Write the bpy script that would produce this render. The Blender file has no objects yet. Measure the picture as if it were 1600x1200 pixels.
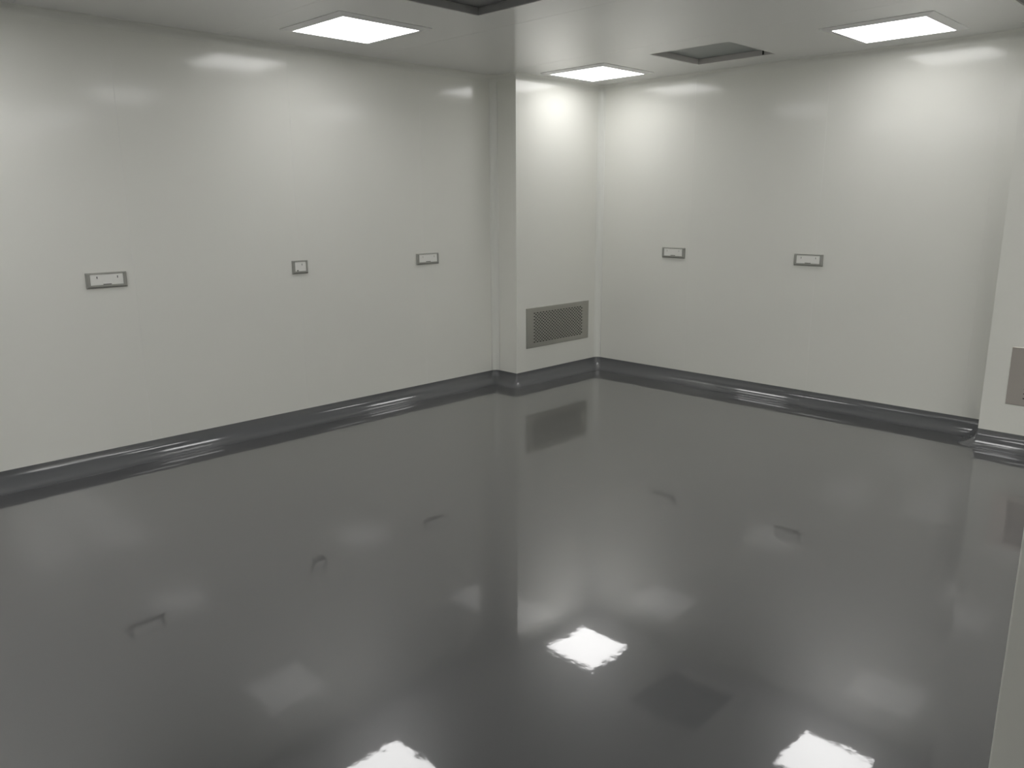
import bpy, bmesh, math, random
from mathutils import Vector, Matrix

# ------------------------------------------------------------------ camera, world, exposure
scene = bpy.context.scene
COL = scene.collection
F_PX, PITCH, YAW, ROLL = 1236.4, 0.22418, 0.78355, -0.0054
EYE = Vector((0.0, 0.0, 1.6))
fw = Vector((-math.sin(YAW) * math.cos(PITCH), math.cos(YAW) * math.cos(PITCH), -math.sin(PITCH)))
rt = Vector((math.cos(YAW), math.sin(YAW), 0.0))
up = rt.cross(fw)
r2 = rt * math.cos(ROLL) + up * math.sin(ROLL)
u2 = -rt * math.sin(ROLL) + up * math.cos(ROLL)
cam_data = bpy.data.cameras.new('camera')
cam_data.sensor_width = 36.0
cam_data.lens = F_PX / 1600.0 * 36.0
cam_data.clip_start = 0.05
cam = bpy.data.objects.new('camera', cam_data)
COL.objects.link(cam)
m3 = Matrix((r2, u2, -fw)).transposed()
cam.matrix_world = Matrix.Translation(EYE) @ m3.to_4x4()
scene.camera = cam

world = bpy.data.worlds.new('world')
scene.world = world
world.use_nodes = True
world.node_tree.nodes['Background'].inputs[0].default_value = (0.05, 0.05, 0.05, 1)
world.node_tree.nodes['Background'].inputs[1].default_value = 1.0
scene.view_settings.view_transform = 'Standard'
scene.view_settings.look = 'None'
scene.view_settings.gamma = 1.0
scene.view_settings.use_curve_mapping = False
scene.view_settings.exposure = 0.6

scene.cycles.max_bounces = 14
scene.cycles.diffuse_bounces = 10
scene.cycles.glossy_bounces = 8
LAMP = 4.3                      # radiance of the LED diffusers

# ------------------------------------------------------------------ room dimensions (metres)
XL, YB, H = -5.15, 6.095, 2.655         # left wall, back-right wall, ceiling height
PX, PY = -4.88, 4.96                    # pillar in the corner: front plane x, side plane y
BX, BY = -1.397, 5.847                  # second pillar on the right: edge x, front plane y
XR, YF = 3.2, -2.4                      # room limits behind the camera
CEIL_T = 0.06
RB = 0.109                              # floor cove radius
RC = 0.048                              # wall / ceiling cove radius

# ------------------------------------------------------------------ materials
def mat(name, color, rough=0.5, metal=0.0, bump=None, spec=0.5, coat=0.0, var=None, ior=1.5, coat_rough=0.05, coat_ior=1.5):
    m = bpy.data.materials.new(name)
    m.use_nodes = True
    nt = m.node_tree
    b = nt.nodes['Principled BSDF']
    b.inputs['Base Color'].default_value = (*color, 1)
    b.inputs['Roughness'].default_value = rough
    b.inputs['Coat IOR'].default_value = coat_ior
    b.inputs['IOR'].default_value = ior
    b.inputs['Metallic'].default_value = metal
    b.inputs['Specular IOR Level'].default_value = spec
    b.inputs['Coat Weight'].default_value = coat
    b.inputs['Coat Roughness'].default_value = coat_rough
    tc = nt.nodes.new('ShaderNodeTexCoord')
    mp = nt.nodes.new('ShaderNodeMapping')
    nt.links.new(tc.outputs['Object'], mp.inputs[0])
    if var:
        n = nt.nodes.new('ShaderNodeTexNoise')
        n.inputs['Scale'].default_value = var[0]
        n.inputs['Detail'].default_value = 4
        r = nt.nodes.new('ShaderNodeMix'); r.data_type = 'RGBA'
        r.inputs[6].default_value = (*[c * (1 - var[1]) for c in color], 1)
        r.inputs[7].default_value = (*[min(1, c * (1 + var[1])) for c in color], 1)
        nt.links.new(mp.outputs[0], n.inputs['Vector'])
        nt.links.new(n.outputs['Fac'], r.inputs[0])
        nt.links.new(r.outputs[2], b.inputs['Base Color'])
    if bump:
        prev = None
        for (sc, st, dist, stretch) in bump:
            mp2 = nt.nodes.new('ShaderNodeMapping')
            mp2.inputs['Scale'].default_value = stretch
            nt.links.new(tc.outputs['Object'], mp2.inputs[0])
            n = nt.nodes.new('ShaderNodeTexNoise')
            n.inputs['Scale'].default_value = sc
            n.inputs['Detail'].default_value = 2
            nt.links.new(mp2.outputs[0], n.inputs['Vector'])
            bp = nt.nodes.new('ShaderNodeBump')
            bp.inputs['Strength'].default_value = st
            bp.inputs['Distance'].default_value = dist
            nt.links.new(n.outputs['Fac'], bp.inputs['Height'])
            if prev: nt.links.new(prev.outputs['Normal'], bp.inputs['Normal'])
            prev = bp
        nt.links.new(prev.outputs['Normal'], b.inputs['Normal'])
    if coat and bump: nt.links.new(prev.outputs['Normal'], b.inputs['Coat Normal'])
    return m

M = {}
one = (1, 1, 1)
M['panel'] = mat('painted_steel_panel', (0.875, 0.875, 0.825), 0.13, spec=0.50, bump=[(1.6, 0.35, 0.002, one), (90, 0.05, 0.001, one)])
M['ceiling'] = mat('painted_steel_ceiling', (0.87, 0.87, 0.86), 0.14, spec=0.5, bump=[(1.2, 0.3, 0.002, one)])
M['cove'] = mat('painted_aluminium_cove', (0.875, 0.88, 0.835), 0.14, spec=0.5)
M['seal'] = mat('silicone_sealant', (0.89, 0.89, 0.85), 0.3)
M['bead'] = mat('glossy_sealant_bead', (0.89, 0.89, 0.86), 0.12, ior=1.6)
M['core'] = mat('panel_core', (0.45, 0.45, 0.43), 0.6)
M['floor'] = mat('grey_epoxy_floor', (0.062, 0.062, 0.067), 0.28, ior=1.65, coat=1.0, coat_rough=0.035, coat_ior=1.76,
                 bump=[(1.1, 0.25, 0.004, one), (7, 0.16, 0.002, one), (28, 0.10, 0.0008, one)], var=(1.3, 0.07))
M['epoxy_cove'] = mat('grey_epoxy_cove', (0.125, 0.128, 0.134), 0.10, ior=1.65,
                      bump=[(3, 0.25, 0.004, one), (25, 0.06, 0.002, one)])
M['lamp_frame'] = mat('white_lacquered_aluminium', (0.88, 0.88, 0.88), 0.3)
M['plate_light'] = mat('light_galvanised_plate', (0.27, 0.295, 0.29), 0.35, var=(6, 0.08))
M['plate_dark'] = mat('dark_grey_plate', (0.22, 0.22, 0.22), 0.45, var=(6, 0.08))
M['band_light'] = mat('pale_frame_metal', (0.62, 0.60, 0.59), 0.3)
M['band_dark'] = mat('grey_frame_metal', (0.36, 0.36, 0.36), 0.4)
M['dark'] = mat('dark_gap', (0.03, 0.03, 0.03), 0.7)
M['steel'] = mat('brushed_stainless_steel', (0.50, 0.495, 0.46), 0.38, metal=0.85,
                 bump=[(40, 0.08, 0.0006, (1, 1, 14))])
M['warm_steel'] = mat('warm_brushed_stainless_steel', (0.58, 0.54, 0.505), 0.36, metal=0.85,  # warm reflection painted into the steel colour of the right grille
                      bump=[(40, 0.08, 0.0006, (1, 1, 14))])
M['duct'] = mat('dark_duct_lining', (0.02, 0.02, 0.02), 0.8)
M['socket_frame'] = mat('grey_anodised_socket_frame', (0.38, 0.38, 0.35), 0.4, metal=0.2)
M['socket_face'] = mat('white_plastic_socket_face', (0.93, 0.93, 0.89), 0.35)
M['mark_dark'] = mat('dark_slot', (0.04, 0.04, 0.04), 0.6)
M['mark_grey'] = mat('grey_slot', (0.34, 0.34, 0.31), 0.5)
M['mark_faint'] = mat('faint_slot', (0.50, 0.50, 0.46), 0.5)
M['print'] = mat('grey_print', (0.22, 0.22, 0.20), 0.5)

lm = bpy.data.materials.new('led_diffuser')
lm.use_nodes = True
bs = lm.node_tree.nodes['Principled BSDF']
bs.inputs['Base Color'].default_value = (0.8, 0.8, 0.8, 1)
bs.inputs['Emission Color'].default_value = (1.0, 0.992, 0.985, 1)
bs.inputs['Emission Strength'].default_value = LAMP
M['led'] = lm

# ------------------------------------------------------------------ helpers
def link(name, me, m=None, parent=None, kind=None):
    o = bpy.data.objects.new(name, me)
    COL.objects.link(o)
    if m: me.materials.append(m)
    if parent: o.parent = parent
    if kind: o['kind'] = kind
    return o

def finish(bm, smooth=False):
    bmesh.ops.recalc_face_normals(bm, faces=bm.faces)
    me = bpy.data.meshes.new('mesh')
    bm.to_mesh(me); bm.free()
    if smooth:
        me.shade_smooth()
    return me

def box_bm(x0, x1, y0, y1, z0, z1, bevel=0.0, seg=2):
    bm = bmesh.new()
    bmesh.ops.create_cube(bm, size=1.0)
    for v in bm.verts:
        v.co = Vector(((x0 + x1) / 2 + v.co.x * (x1 - x0), (y0 + y1) / 2 + v.co.y * (y1 - y0), (z0 + z1) / 2 + v.co.z * (z1 - z0)))
    if bevel:
        bmesh.ops.bevel(bm, geom=bm.edges[:], offset=bevel, segments=seg, affect='EDGES', profile=0.5)
    return bm

def box(name, x0, x1, y0, y1, z0, z1, m, parent=None, kind=None, bevel=0.0):
    return link(name, finish(box_bm(x0, x1, y0, y1, z0, z1, bevel)), m, parent, kind)

def add_quad(bm, pts):
    vs = [bm.verts.new(p) for p in pts]
    return bm.faces.new(vs)

def slab_with_holes(u0, u1, v0, v1, holes, w0, w1, fn):
    """solid slab in (u,v), thickness w0..w1, with rectangular holes; fn maps (u,v,w)->xyz"""
    us = sorted({u0, u1, *[h for q in holes for h in q[:2] if u0 < h < u1]})
    vs = sorted({v0, v1, *[h for q in holes for h in q[2:] if v0 < h < v1]})
    def solid(i, j):
        if i < 0 or j < 0 or i >= len(us) - 1 or j >= len(vs) - 1: return False
        cu, cv = (us[i] + us[i + 1]) / 2, (vs[j] + vs[j + 1]) / 2
        return not any(a < cu < b and c < cv < d for a, b, c, d in holes)
    bm = bmesh.new()
    for i in range(len(us) - 1):
        for j in range(len(vs) - 1):
            if not solid(i, j): continue
            a, b, c, d = us[i], us[i + 1], vs[j], vs[j + 1]
            for w in (w0, w1):
                add_quad(bm, [fn(a, c, w), fn(b, c, w), fn(b, d, w), fn(a, d, w)])
            if not solid(i - 1, j): add_quad(bm, [fn(a, c, w0), fn(a, d, w0), fn(a, d, w1), fn(a, c, w1)])
            if not solid(i + 1, j): add_quad(bm, [fn(b, c, w0), fn(b, d, w0), fn(b, d, w1), fn(b, c, w1)])
            if not solid(i, j - 1): add_quad(bm, [fn(a, c, w0), fn(b, c, w0), fn(b, c, w1), fn(a, c, w1)])
            if not solid(i, j + 1): add_quad(bm, [fn(a, d, w0), fn(b, d, w0), fn(b, d, w1), fn(a, d, w1)])
    bmesh.ops.remove_doubles(bm, verts=bm.verts, dist=1e-5)
    return finish(bm)

# ------------------------------------------------------------------ floor
box('floor', XL - 0.1, XR + 0.1, YF - 0.1, YB + 0.1, -0.1, 0.0, M['floor'], kind='structure')

# ------------------------------------------------------------------ ceiling made of sandwich panels with openings
LIGHTS = [(-4.37, 3.04), (-4.41, 5.45), (-2.05, 5.46)]
ADDED_LIGHTS = [(-2.05, 3.04), (-4.37, 0.68), (-2.05, 0.68), (-4.37, -1.6), (-2.05, -1.6), (2.40, -1.6)]  # unseen lights assumed on the ceiling grid, added against a too dark room
ADDED_LIGHTS += [(x, y) for x in (0.2, 1.1, 2.0, 2.8) for y in (2.45, 3.25)]  # dense fill lights added out of view to raise the ambient light
ADDED_LIGHTS += [(-3.21, 0.68), (-3.21, -0.46), (-3.21, -1.6)]  # further unseen fill lights added to brighten the walls
OPEN1 = (-3.63, -2.978, 5.08, 5.733)
OPEN2 = (-3.60, -2.950, 2.705, 3.355)
OPEN3 = (-1.327, -0.675, 5.06, 5.715)
ceiling = box('ceiling', XL - 0.1, XR + 0.1, YF - 0.1, YB + 0.1, H + 0.16, H + 0.2, M['core'], kind='structure')
joints = [YF, -0.94 + 0.0, 0.21, 1.36, 2.51, 3.66, 4.81, 5.96, YB + 0.1]
GAP = 0.0009
for k in range(len(joints) - 1):
    a, b = joints[k] + (GAP if k else -0.1), joints[k + 1] - GAP
    holes = [h for h in (OPEN1, OPEN2, OPEN3) if a < h[2] and h[3] < b]
    me = slab_with_holes(XL - 0.1, XR + 0.1, a, b, holes, H, H + CEIL_T, lambda u, v, w: (u, v, w))
    o = link('ceiling_panel', me, M['ceiling'], ceiling)
    if k: box('joint_seal', XL - 0.1, XR + 0.1, joints[k] - GAP, joints[k] + GAP, H + 0.0012, H + 0.03, M['seal'], ceiling)

# ------------------------------------------------------------------ walls of 1.15 m sandwich panels
def panel_wall(name, axis, pos, inward, a, b, cuts, z0=0.0, z1=H, holes=(), thick=0.05, back_from=None):
    """axis 'x': wall plane x=pos running along y from a to b; inward = +1/-1 room side"""
    w0, w1 = pos, pos - inward * thick
    bk0, bk1 = pos - inward * (thick + 0.001), pos - inward * (thick + 0.05)
    fn = (lambda u, v, w: (w, u, v)) if axis == 'x' else (lambda u, v, w: (u, w, v))
    root = link(name, slab_with_holes(a if back_from is None else back_from, b, z0, z1, holes, bk0, bk1, fn), M['core'], None, 'structure')
    edges = [a] + list(cuts) + [b]
    for k in range(len(edges) - 1):
        e0 = edges[k] + (GAP if k else 0); e1 = edges[k + 1] - (GAP if k < len(edges) - 2 else 0)
        hs = [h for h in holes if h[0] > e0 and h[1] < e1]
        me = slab_with_holes(e0, e1, z0, z1, hs, w0, w1, fn)
        o = link('wall_panel', me, M['panel'], root)
        bv = o.modifiers.new('bevel', 'BEVEL'); bv.width = 0.0007; bv.segments = 2; bv.limit_method = 'ANGLE'
        if k:
            s0, s1 = sorted((pos - inward * 0.0002, pos - inward * 0.03))
            c = edges[k]
            me = slab_with_holes(c - GAP, c + GAP, z0, z1, [], s0, s1, fn)
            link('joint_seal', me, M['seal'], root)
    return root

G1 = (5.081, 5.951, 0.318, 0.682)          # grille on the pillar (y0,y1,z0,z1)
G2 = (-1.257, -0.387, 0.305, 0.682)        # grille on the right pillar (x0,x1,z0,z1)
DU = 0.022
panel_wall('wall_left', 'x', XL, 1, YF, PY, [-1.60, -0.45, 0.70, 1.85, 3.0, 4.15])
box('wall_pillar_side', XL, PX - 0.05, PY, PY + 0.05, 0, H, M['panel'], kind='structure')
panel_wall('wall_pillar_front', 'x', PX, 1, PY, YB, [], back_from=PY + 0.0505, holes=[(G1[0] + DU, G1[1] - DU, G1[2] + DU, G1[3] - DU)])
panel_wall('wall_back', 'y', YB, -1, PX, BX, [-3.868, -2.718, -1.568])
panel_wall('wall_box_front', 'y', BY, -1, BX, XR, [-0.245, 0.905, 2.055], holes=[(G2[0] + DU, G2[1] - DU, G2[2] + DU, G2[3] - DU)])
box('wall_box_side', BX, BX + 0.05, BY + 0.0505, YB, 0, H, M['panel'], kind='structure')
panel_wall('wall_right', 'x', XR, -1, YF, BY, [-1.25, -0.1, 1.05, 2.2, 3.35, 4.5])
panel_wall('wall_front', 'y', YF, 1, XL, XR, [-4.0, -2.85, -1.7, -0.55, 0.6, 1.75])
# short return wall beside the camera (its free end shows at the right edge of the picture)
RX, RY = -0.336, 1.86
box('wall_return', RX, XR, RY, RY + 0.10, 0, H, M['panel'], kind='structure', bevel=0.003)

# ------------------------------------------------------------------ cove strips along floor and ceiling
PATH = [(XL, YF), (XL, PY), (PX, PY), (PX, YB), (BX, YB), (BX, BY), (XR, BY)]

def offset_path(o, r_in, r_out, nseg=8):
    """PATH offset o into the room (right-hand side) with rounded corners; equal point counts for every o"""
    P = [Vector(p) for p in PATH]
    dirs = [(P[i + 1] - P[i]).normalized() for i in range(len(P) - 1)]
    nor = [Vector((d.y, -d.x)) for d in dirs]
    out = [[P[0] + nor[0] * o]]
    for i in range(1, len(P) - 1):
        d0, d1, n0, n1 = dirs[i - 1], dirs[i], nor[i - 1], nor[i]
        c = P[i] + n0 * o + n1 * o                      # mitred corner of the offset path
        turn_right = d0.x * d1.y - d0.y * d1.x < 0
        r = r_in if turn_right else r_out(o)
        s = c - d0 * r; e = c + d1 * r
        ctr = s + d1 * r
        seg = []
        for k in range(nseg + 1):
            t = k / nseg * math.pi / 2
            seg.append(ctr - d1 * r * math.cos(t) + d0 * r * math.sin(t))
        out.append(seg)
    out.append([P[-1] + nor[-1] * o])
    return out

def cove(profile, r_in, r_out, name, m, i0, i1, kind='structure'):
    """profile: list of (offset, z). Sweeps corners i0..i1 of the path"""
    rows = []
    for (o, z) in profile:
        segs = offset_path(o, r_in, r_out)
        pts = []
        for i in range(i0, i1 + 1):
            s = segs[i]
            if i == i0 and len(s) > 1: s = s[len(s) // 2:]
            elif i == i1 and len(s) > 1: s = s[:len(s) // 2 + 1]
            pts += [(p.x, p.y, z) for p in s]
        rows.append(pts)
    bm = bmesh.new()
    V = [[bm.verts.new(p) for p in r] for r in rows]
    n = len(V)
    for a in range(n):
        b = (a + 1) % n
        for k in range(len(V[a]) - 1):
            bm.faces.new((V[a][k], V[a][k + 1], V[b][k + 1], V[b][k]))
    bm.faces.new([V[a][0] for a in range(n)])
    bm.faces.new([V[a][-1] for a in reversed(range(n))])
    me = finish(bm)
    me.shade_smooth()
    o = link(name, me, m, None, kind)
    o.modifiers.new('split', 'EDGE_SPLIT').split_angle = math.radians(50)
    return o

NP = 12
floor_prof = [(0.0, RB)] + [(0.0025 + RB * (1 - math.cos(t)), 0.0008 + (RB - 0.0008) * (1 - math.sin(t)))
              for t in [k / NP * math.pi / 2 for k in range(NP + 1)]] + [(0.0025 + RB, 0.0), (0.0, 0.0)]
for nm, a, b in (('baseboard_left', 0, 2), ('baseboard_pillar', 2, 3), ('baseboard_back', 3, 5), ('baseboard_right', 5, 6)):
    cove(floor_prof, 0.055, lambda o: 0.006 + o, nm, M['epoxy_cove'], a, b)
ceil_prof = [(0.0, H - RC)] + [(0.0012 + RC * (1 - math.cos(t)), H - RC + (RC - 0.0012) * math.sin(t))
             for t in [k / NP * math.pi / 2 for k in range(NP + 1)]] + [(RC + 0.0012, H), (0.0, H)]
cove(ceil_prof, RC, lambda o: 0.003 + o, 'trim_2', M['cove'], 0, 3)
cove(ceil_prof, RC, lambda o: 0.003 + o, 'trim_3', M['cove'], 3, 6)

def corner_cove(name, cx, cy, dx, dy, z0, z1):
    """vertical concave strip in an inner corner at (cx,cy); room lies towards (dx,dy)"""
    bm = bmesh.new()
    pts = [(0, 0), (RC + .0015, 0)] + [(RC + .0015 - RC * math.sin(t), .0012 + RC * (1 - math.cos(t)))
           for t in [k / 10 * math.pi / 2 for k in range(11)]] + [(0, RC + .0015)]
    lo = [bm.verts.new((cx + dx * p[0], cy + dy * p[1], z0)) for p in pts]
    hi = [bm.verts.new((cx + dx * p[0], cy + dy * p[1], z1)) for p in pts]
    for k in range(len(pts)):
        j = (k + 1) % len(pts)
        bm.faces.new((lo[k], lo[j], hi[j], hi[k]))
    bm.faces.new(lo); bm.faces.new(hi[::-1])
    me = finish(bm); me.shade_smooth()
    o = link(name, me, M['cove'], None, 'structure')
    o.modifiers.new('split', 'EDGE_SPLIT').split_angle = math.radians(50)
def bead(name, x, y):
    bm = bmesh.new()
    bmesh.ops.create_cone(bm, cap_ends=True, segments=12, radius1=0.0022, radius2=0.0022, depth=H - RC - RB)
    for v in bm.verts: v.co += Vector((x, y, (H - RC + RB) / 2))
    me = finish(bm); me.shade_smooth()
    link(name, me, M['bead'], None, 'structure')
bead('trim_7', XL + RC + 0.0015, PY)
bead('trim_8', XL, PY - RC - 0.0015)
bead('trim_9', PX + RC + 0.0015, YB)
corner_cove('trim_4', XL, PY, 1, -1, RB, H - 0.001)
corner_cove('trim_5', PX, YB, 1, -1, RB, H - 0.001)
corner_cove('trim_6', BX, YB, -1, -1, RB, H - 0.001)

# ------------------------------------------------------------------ ceiling lights
def tag(o, label, cat, group=None):
    o['label'] = label; o['category'] = cat
    if group: o['group'] = group

def empty(name, loc):
    o = bpy.data.objects.new(name, None)
    o.empty_display_size = 0.1
    o.location = loc
    COL.objects.link(o)
    return o

def ring(bm, prof):
    """square frame from (half size, z) profile, closed"""
    V = [[bm.verts.new((sx * h, sy * h, z)) for sx, sy in ((-1, -1), (1, -1), (1, 1), (-1, 1))] for h, z in prof]
    n = len(V)
    for a in range(n):
        b = (a + 1) % n
        for k in range(4):
            j = (k + 1) % 4
            bm.faces.new((V[a][k], V[a][j], V[b][j], V[b][k]))

def make_light():
    root = empty('ceiling_light', (0, 0, H))
    bm = bmesh.new()
    ring(bm, [(0.334, 0.0), (0.334, -0.003), (0.282, -0.0135), (0.276, -0.0135), (0.276, 0.0)])
    link('frame', finish(bm), M['lamp_frame'], root)
    bm = box_bm(-0.2755, 0.2755, -0.2755, 0.2755, -0.0125, -0.001)
    link('diffuser', finish(bm), M['led'], root)
    return root

LIGHT_LABELS = ['bright square ceiling light in the left part of the ceiling, above the left wall',
                'smallest square ceiling light, in the corner above the perforated floor-level grille of the pillar',
                'bright square ceiling light on the right, beside the back wall sockets',
                'square ceiling light above the middle of the room',
                'square ceiling light near the unseen near end of the left wall',
                'square ceiling light left of the camera',
                'square ceiling light in the unseen near left corner of the room',
                'square ceiling light behind the camera on its left',
                'square ceiling light in the unseen near right corner of the room']
for xs in ('in the first row right of the photo', 'in the second row right of the photo', 'in the third row right of the photo', 'in the row beside the right wall'):
    for ys in ('ceiling light next to return wall', 'ceiling light one step past return wall'):
        LIGHT_LABELS.append(ys + ', ' + xs)
LIGHT_LABELS += ['ceiling light left of the camera, between the two outer ones of its row',
                 'ceiling light of the second row left of the camera, alone in its row',
                 'ceiling light of the rearmost row, second from the left wall']
proto = make_light()
for k, (x, y) in enumerate(LIGHTS + ADDED_LIGHTS):
    if k == 0:
        o = proto
    else:
        o = proto.copy(); COL.objects.link(o)
        for ch in list(proto.children):
            c = ch.copy(); c.parent = o; COL.objects.link(c)
    o.location = (x, y, H)
    tag(o, LIGHT_LABELS[k], 'ceiling light', 'square LED ceiling lights')

# ------------------------------------------------------------------ air supply openings
def opening(rect, plate, band, label, clip=False, depth=0.04):
    x0, x1, y0, y1 = rect
    cx, cy = (x0 + x1) / 2, (y0 + y1) / 2
    hw, hh = (x1 - x0) / 2, (y1 - y0) / 2
    root = empty('air_supply_opening', (cx, cy, H))
    tag(root, label, 'ceiling vent', 'square air supply openings in the ceiling')
    fn = lambda u, v, w: (u, v, w)
    e = 0.003                                           # dark gap against the ceiling panel
    g = 0.004
    me = slab_with_holes(-hw + e, hw - e, -hh + e, hh - e, [(-hw + g + 0.004, hw - g - 0.004, -hh + g + 0.004, hh - g - 0.004)], 0.002, depth, fn)
    link('frame', me, band, root)
    link('back_plate', finish(box_bm(-hw + 0.016, hw - 0.016, -hh + 0.016, hh - 0.016, depth - 0.001, depth + 0.006, 0.001)), plate, root)
    me = slab_with_holes(-hw + 0.0005, hw - 0.0005, -hh + 0.0005, hh - 0.0005, [], depth + 0.008, depth + 0.018, fn)
    link('gasket', me, M['dark'], root)
    if clip:
        link('clip', finish(box_bm(hw - 0.10, hw - 0.088, hh - 0.013, hh - 0.0085, 0.004, depth, 0.001)), M['dark'], root)
    return root
opening(OPEN1, M['plate_light'], M['band_light'], 'square pale grey recessed ceiling opening between the corner light and the right light', True)
opening(OPEN2, M['plate_dark'], M['band_dark'], 'dark grey recessed ceiling opening cut by the top edge, above the pillar')
opening(OPEN3, M['plate_dark'], M['band_dark'], 'dark grey recessed ceiling opening of which only a tip shows at the top right')

# ------------------------------------------------------------------ return-air grilles
def grille(length, height, label, origin, rotz, steel):
    """local x along the wall, local -y out of the wall, z up; origin at the lower left"""
    root = empty('air_grille', origin)
    root.rotation_euler = (0, 0, rotz)
    tag(root, label, 'air grille', 'stainless perforated return air grilles')
    T = 0.007
    # sloped frame
    bm = bmesh.new()
    mx, mz = 0.085, 0.042
    def rect(i, y, a, c): return [(a, y, c), (length - a, y, c), (length - a, y, height - c), (a, y, height - c)]
    rows = [rect(0, 0, 0, 0), rect(0, -T + 0.002, 0, 0), rect(0, -T, 0.002, 0.002), rect(0, -T, mx, mz), rect(0, -T + 0.0015, mx, mz), rect(0, 0, mx - .03, mz - .01)]
    V = [[bm.verts.new(p) for p in r] for r in rows]
    for a in range(len(V)):
        b = (a + 1) % len(V)
        for k in range(4):
            j = (k + 1) % 4
            bm.faces.new((V[a][k], V[a][j], V[b][j], V[b][k]))
    link('frame', finish(bm), steel, root)
    # perforated plate: staggered real slots
    nx, nz = 17, 19
    fx0, fx1, fz0, fz1 = mx, length - mx, mz, height - mz
    px = (fx1 - fx0) / (nx + 0.5); pz = (fz1 - fz0) / nz
    bm = bmesh.new()
    y = -T + 0.001
    def q(*pts): add_quad(bm, [(a, y, c) for a, c in pts])
    sw, sh = 0.0135, 0.0038
    for j in range(nz):
        c0 = fz0 + j * pz; c1 = c0 + pz; cm = (c0 + c1) / 2
        off = px / 2 if j % 2 else 0
        if off: q((fx0, c0), (fx0 + off, c0), (fx0 + off, c1), (fx0, c1))
        else: q((fx1 - px / 2, c0), (fx1, c0), (fx1, c1), (fx1 - px / 2, c1))
        for i in range(nx):
            a0 = fx0 + off + i * px; a1 = a0 + px; am = (a0 + a1) / 2
            L, R = am - sw, am + sw
            l, r = am - sw * 0.75, am + sw * 0.75
            b, t = cm - sh, cm + sh
            q((a0, c0), (a1, c0), (r, b), (l, b))
            q((a0, c1), (l, t), (r, t), (a1, c1))
            q((a0, c0), (l, b), (L, cm), (a0, cm))
            q((a0, cm), (L, cm), (l, t), (a0, c1))
            q((a1, c0), (a1, cm), (R, cm), (r, b))
            q((a1, cm), (a1, c1), (r, t), (R, cm))
    bmesh.ops.remove_doubles(bm, verts=bm.verts, dist=1e-5)
    me = finish(bm)
    o = link('perforated_plate', me, steel, root)
    s = o.modifiers.new('thick', 'SOLIDIFY'); s.thickness = 0.0015; s.offset = 0
    # duct box behind
    bm = bmesh.new()
    d = DU + 0.001
    a0, a1, c0, c1 = d, length - d, d, height - d
    yb = 0.098
    A = [(a0, 0.001, c0), (a1, 0.001, c0), (a1, 0.001, c1), (a0, 0.001, c1)]
    B = [(p[0], yb, p[2]) for p in A]
    for k in range(4):
        j = (k + 1) % 4
        add_quad(bm, [A[k], A[j], B[j], B[k]])
    add_quad(bm, B)
    bmesh.ops.remove_doubles(bm, verts=bm.verts, dist=1e-5)
    link('duct', finish(bm), M['duct'], root)
    return root
# pillar front faces +x: local x -> +y, local -y -> +x
grille(G1[1] - G1[0], G1[3] - G1[2], 'stainless steel perforated air grille low on the corner pillar, seen whole', (PX, G1[0], G1[2]), math.pi / 2, M['steel'])
grille(G2[1] - G2[0], G2[3] - G2[2], 'brownish stainless air grille cut by the right edge of the photo', (G2[0], BY, G2[2]), 0.0, M['warm_steel'])

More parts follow.
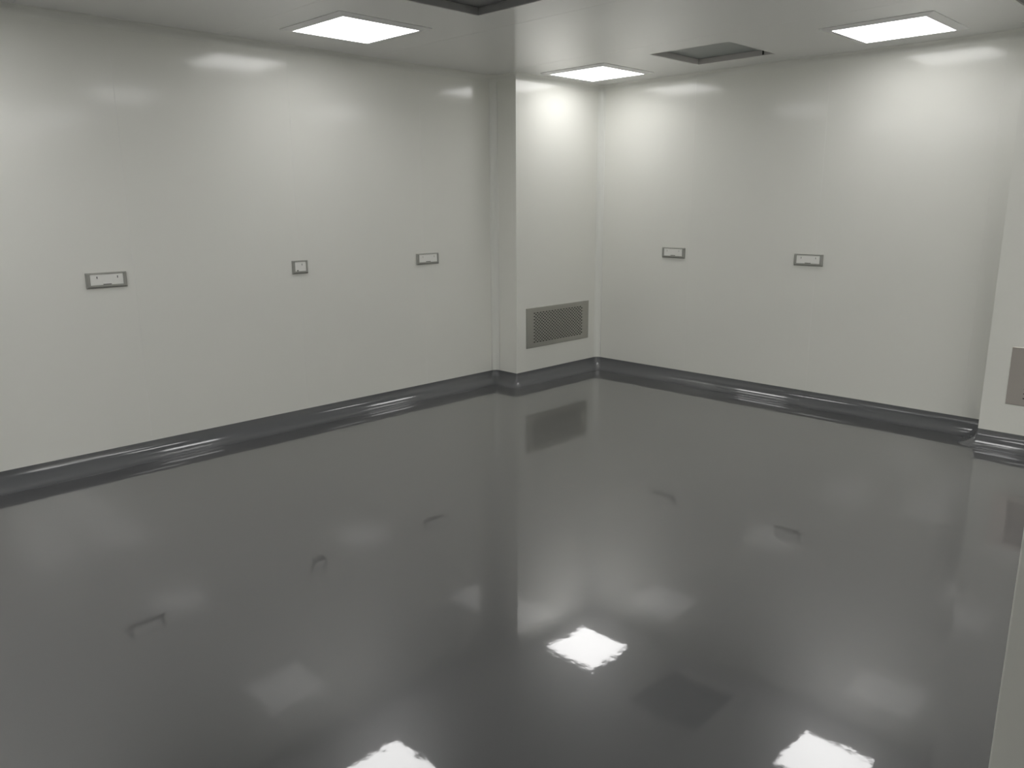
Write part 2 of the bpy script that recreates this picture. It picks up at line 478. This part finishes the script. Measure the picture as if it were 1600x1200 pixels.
# ------------------------------------------------------------------ socket plates
def socket_plate(w, h, keys, markmat, label, origin, rotz, name='socket_plate', group='double socket plates'):
    root = empty(name, origin)
    root.rotation_euler = (0, 0, rotz)
    tag(root, label, 'socket', group)
    bm = bmesh.new()
    bx = 0.024 if w > 0.2 else 0.02
    bt, bb = 0.010, 0.019
    T = 0.016
    def rect(y, l, b, t): return [(-w / 2 + l, y, -h / 2 + b), (w / 2 - l, y, -h / 2 + b), (w / 2 - l, y, h / 2 - t), (-w / 2 + l, y, h / 2 - t)]
    rows = [rect(0, 0, 0, 0), rect(-T * 0.45, 0.0005, 0.0005, 0.0005), rect(-T, 0.009, 0.009, 0.005), rect(-T, bx, bb, bt), rect(-T + 0.004, bx, bb, bt), rect(0, bx, bb, bt)]
    V = [[bm.verts.new(p) for p in r] for r in rows]
    for a in range(len(V)):
        b = (a + 1) % len(V)
        for k in range(4):
            j = (k + 1) % 4
            bm.faces.new((V[a][k], V[a][j], V[b][j], V[b][k]))
    ve = [e for e in bm.edges if all(abs(abs(v.co.x) - w / 2) < 0.02 for v in e.verts) and abs(e.verts[0].co.y - e.verts[1].co.y) > 0.003 and max(abs(v.co.z) for v in e.verts) > h / 2 - 0.012]
    bmesh.ops.recalc_face_normals(bm, faces=bm.faces)
    me = finish(bm)
    o = link('frame', me, M['socket_frame'], root)
    bv = o.modifiers.new('bevel', 'BEVEL'); bv.width = 0.003; bv.segments = 2; bv.limit_method = 'ANGLE'; bv.angle_limit = math.radians(25)
    cz = (bb - bt) / 2
    fx, fz0, fz1 = w / 2 - bx, -h / 2 + bb, h / 2 - bt
    link('face_plate', finish(box_bm(-fx + 0.0005, fx - 0.0005, -T + 0.0025, -0.001, fz0 + 0.0005, fz1 - 0.0005, 0.0008)), M['socket_face'], root)
    # key-shaped slots
    for kx in keys:
        bm = bmesh.new()
        zc = fz1 - 0.016
        yy = -T + 0.0018
        pts = []
        for k in range(9):
            t = math.radians(-50 + k * 280 / 8)
            pts.append((0.0032 * math.cos(t), 0.0032 * math.sin(t)))
        pts += [(-0.0022, -0.011), (0.0022, -0.011)]
        f = [bm.verts.new((kx + p[0], yy, zc + p[1])) for p in pts]
        g = [bm.verts.new((kx + p[0], yy + 0.001, zc + p[1])) for p in pts]
        bm.faces.new(f); bm.faces.new(g[::-1])
        for k in range(len(f)):
            j = (k + 1) % len(f)
            bm.faces.new((f[k], f[j], g[j], g[k]))
        link('key_slot', finish(bm), markmat, root)
    # lid outlines (thin raised lids) on double plates
    if len(keys) > 1:
        for kx in keys:
            s = -1 if kx < 0 else 1
            x0, x1 = sorted((s * (fx - 0.004), s * 0.034))
            link('lid', finish(box_bm(x0, x1, -T + 0.002, -T + 0.003, fz0 + 0.006, fz1 - 0.004, 0.0003, 1)), M['socket_face'], root)
        link('printed_mark', finish(box_bm(-0.024, 0.024, -T + 0.0021, -T + 0.003, fz0 + 0.001, fz0 + 0.0065, 0.0003, 1)), M['print'], root)
    else:
        link('printed_mark', finish(box_bm(-fx + 0.012, -fx + 0.026, -T + 0.0021, -T + 0.003, fz0 + 0.001, fz0 + 0.009, 0.0003, 1)), M['print'], root)
    return root
ZS = 1.161
socket_plate(0.238, 0.094, (-0.056, 0.062), M['mark_dark'], 'large grey framed white double socket plate at the left end of the left wall', (XL, 1.684, ZS), math.pi / 2)
socket_plate(0.128, 0.096, (0.012,), M['mark_grey'], 'small nearly square grey framed single socket plate in the middle of the left wall', (XL, 3.003, ZS), math.pi / 2, 'single_socket_plate', None)
socket_plate(0.236, 0.092, (-0.056, 0.062), M['mark_faint'], 'double socket plate on the left wall nearest the pillar', (XL, 4.186, ZS), math.pi / 2)
socket_plate(0.238, 0.092, (-0.062, 0.062), M['mark_faint'], 'double socket plate on the back wall nearest the room corner', (-4.022, YB, ZS + 0.003), 0)
socket_plate(0.236, 0.092, (-0.056, 0.062), M['mark_grey'], 'double socket plate on the right half of the back wall, with two grey slots', (-2.775, YB, ZS - 0.006), 0)
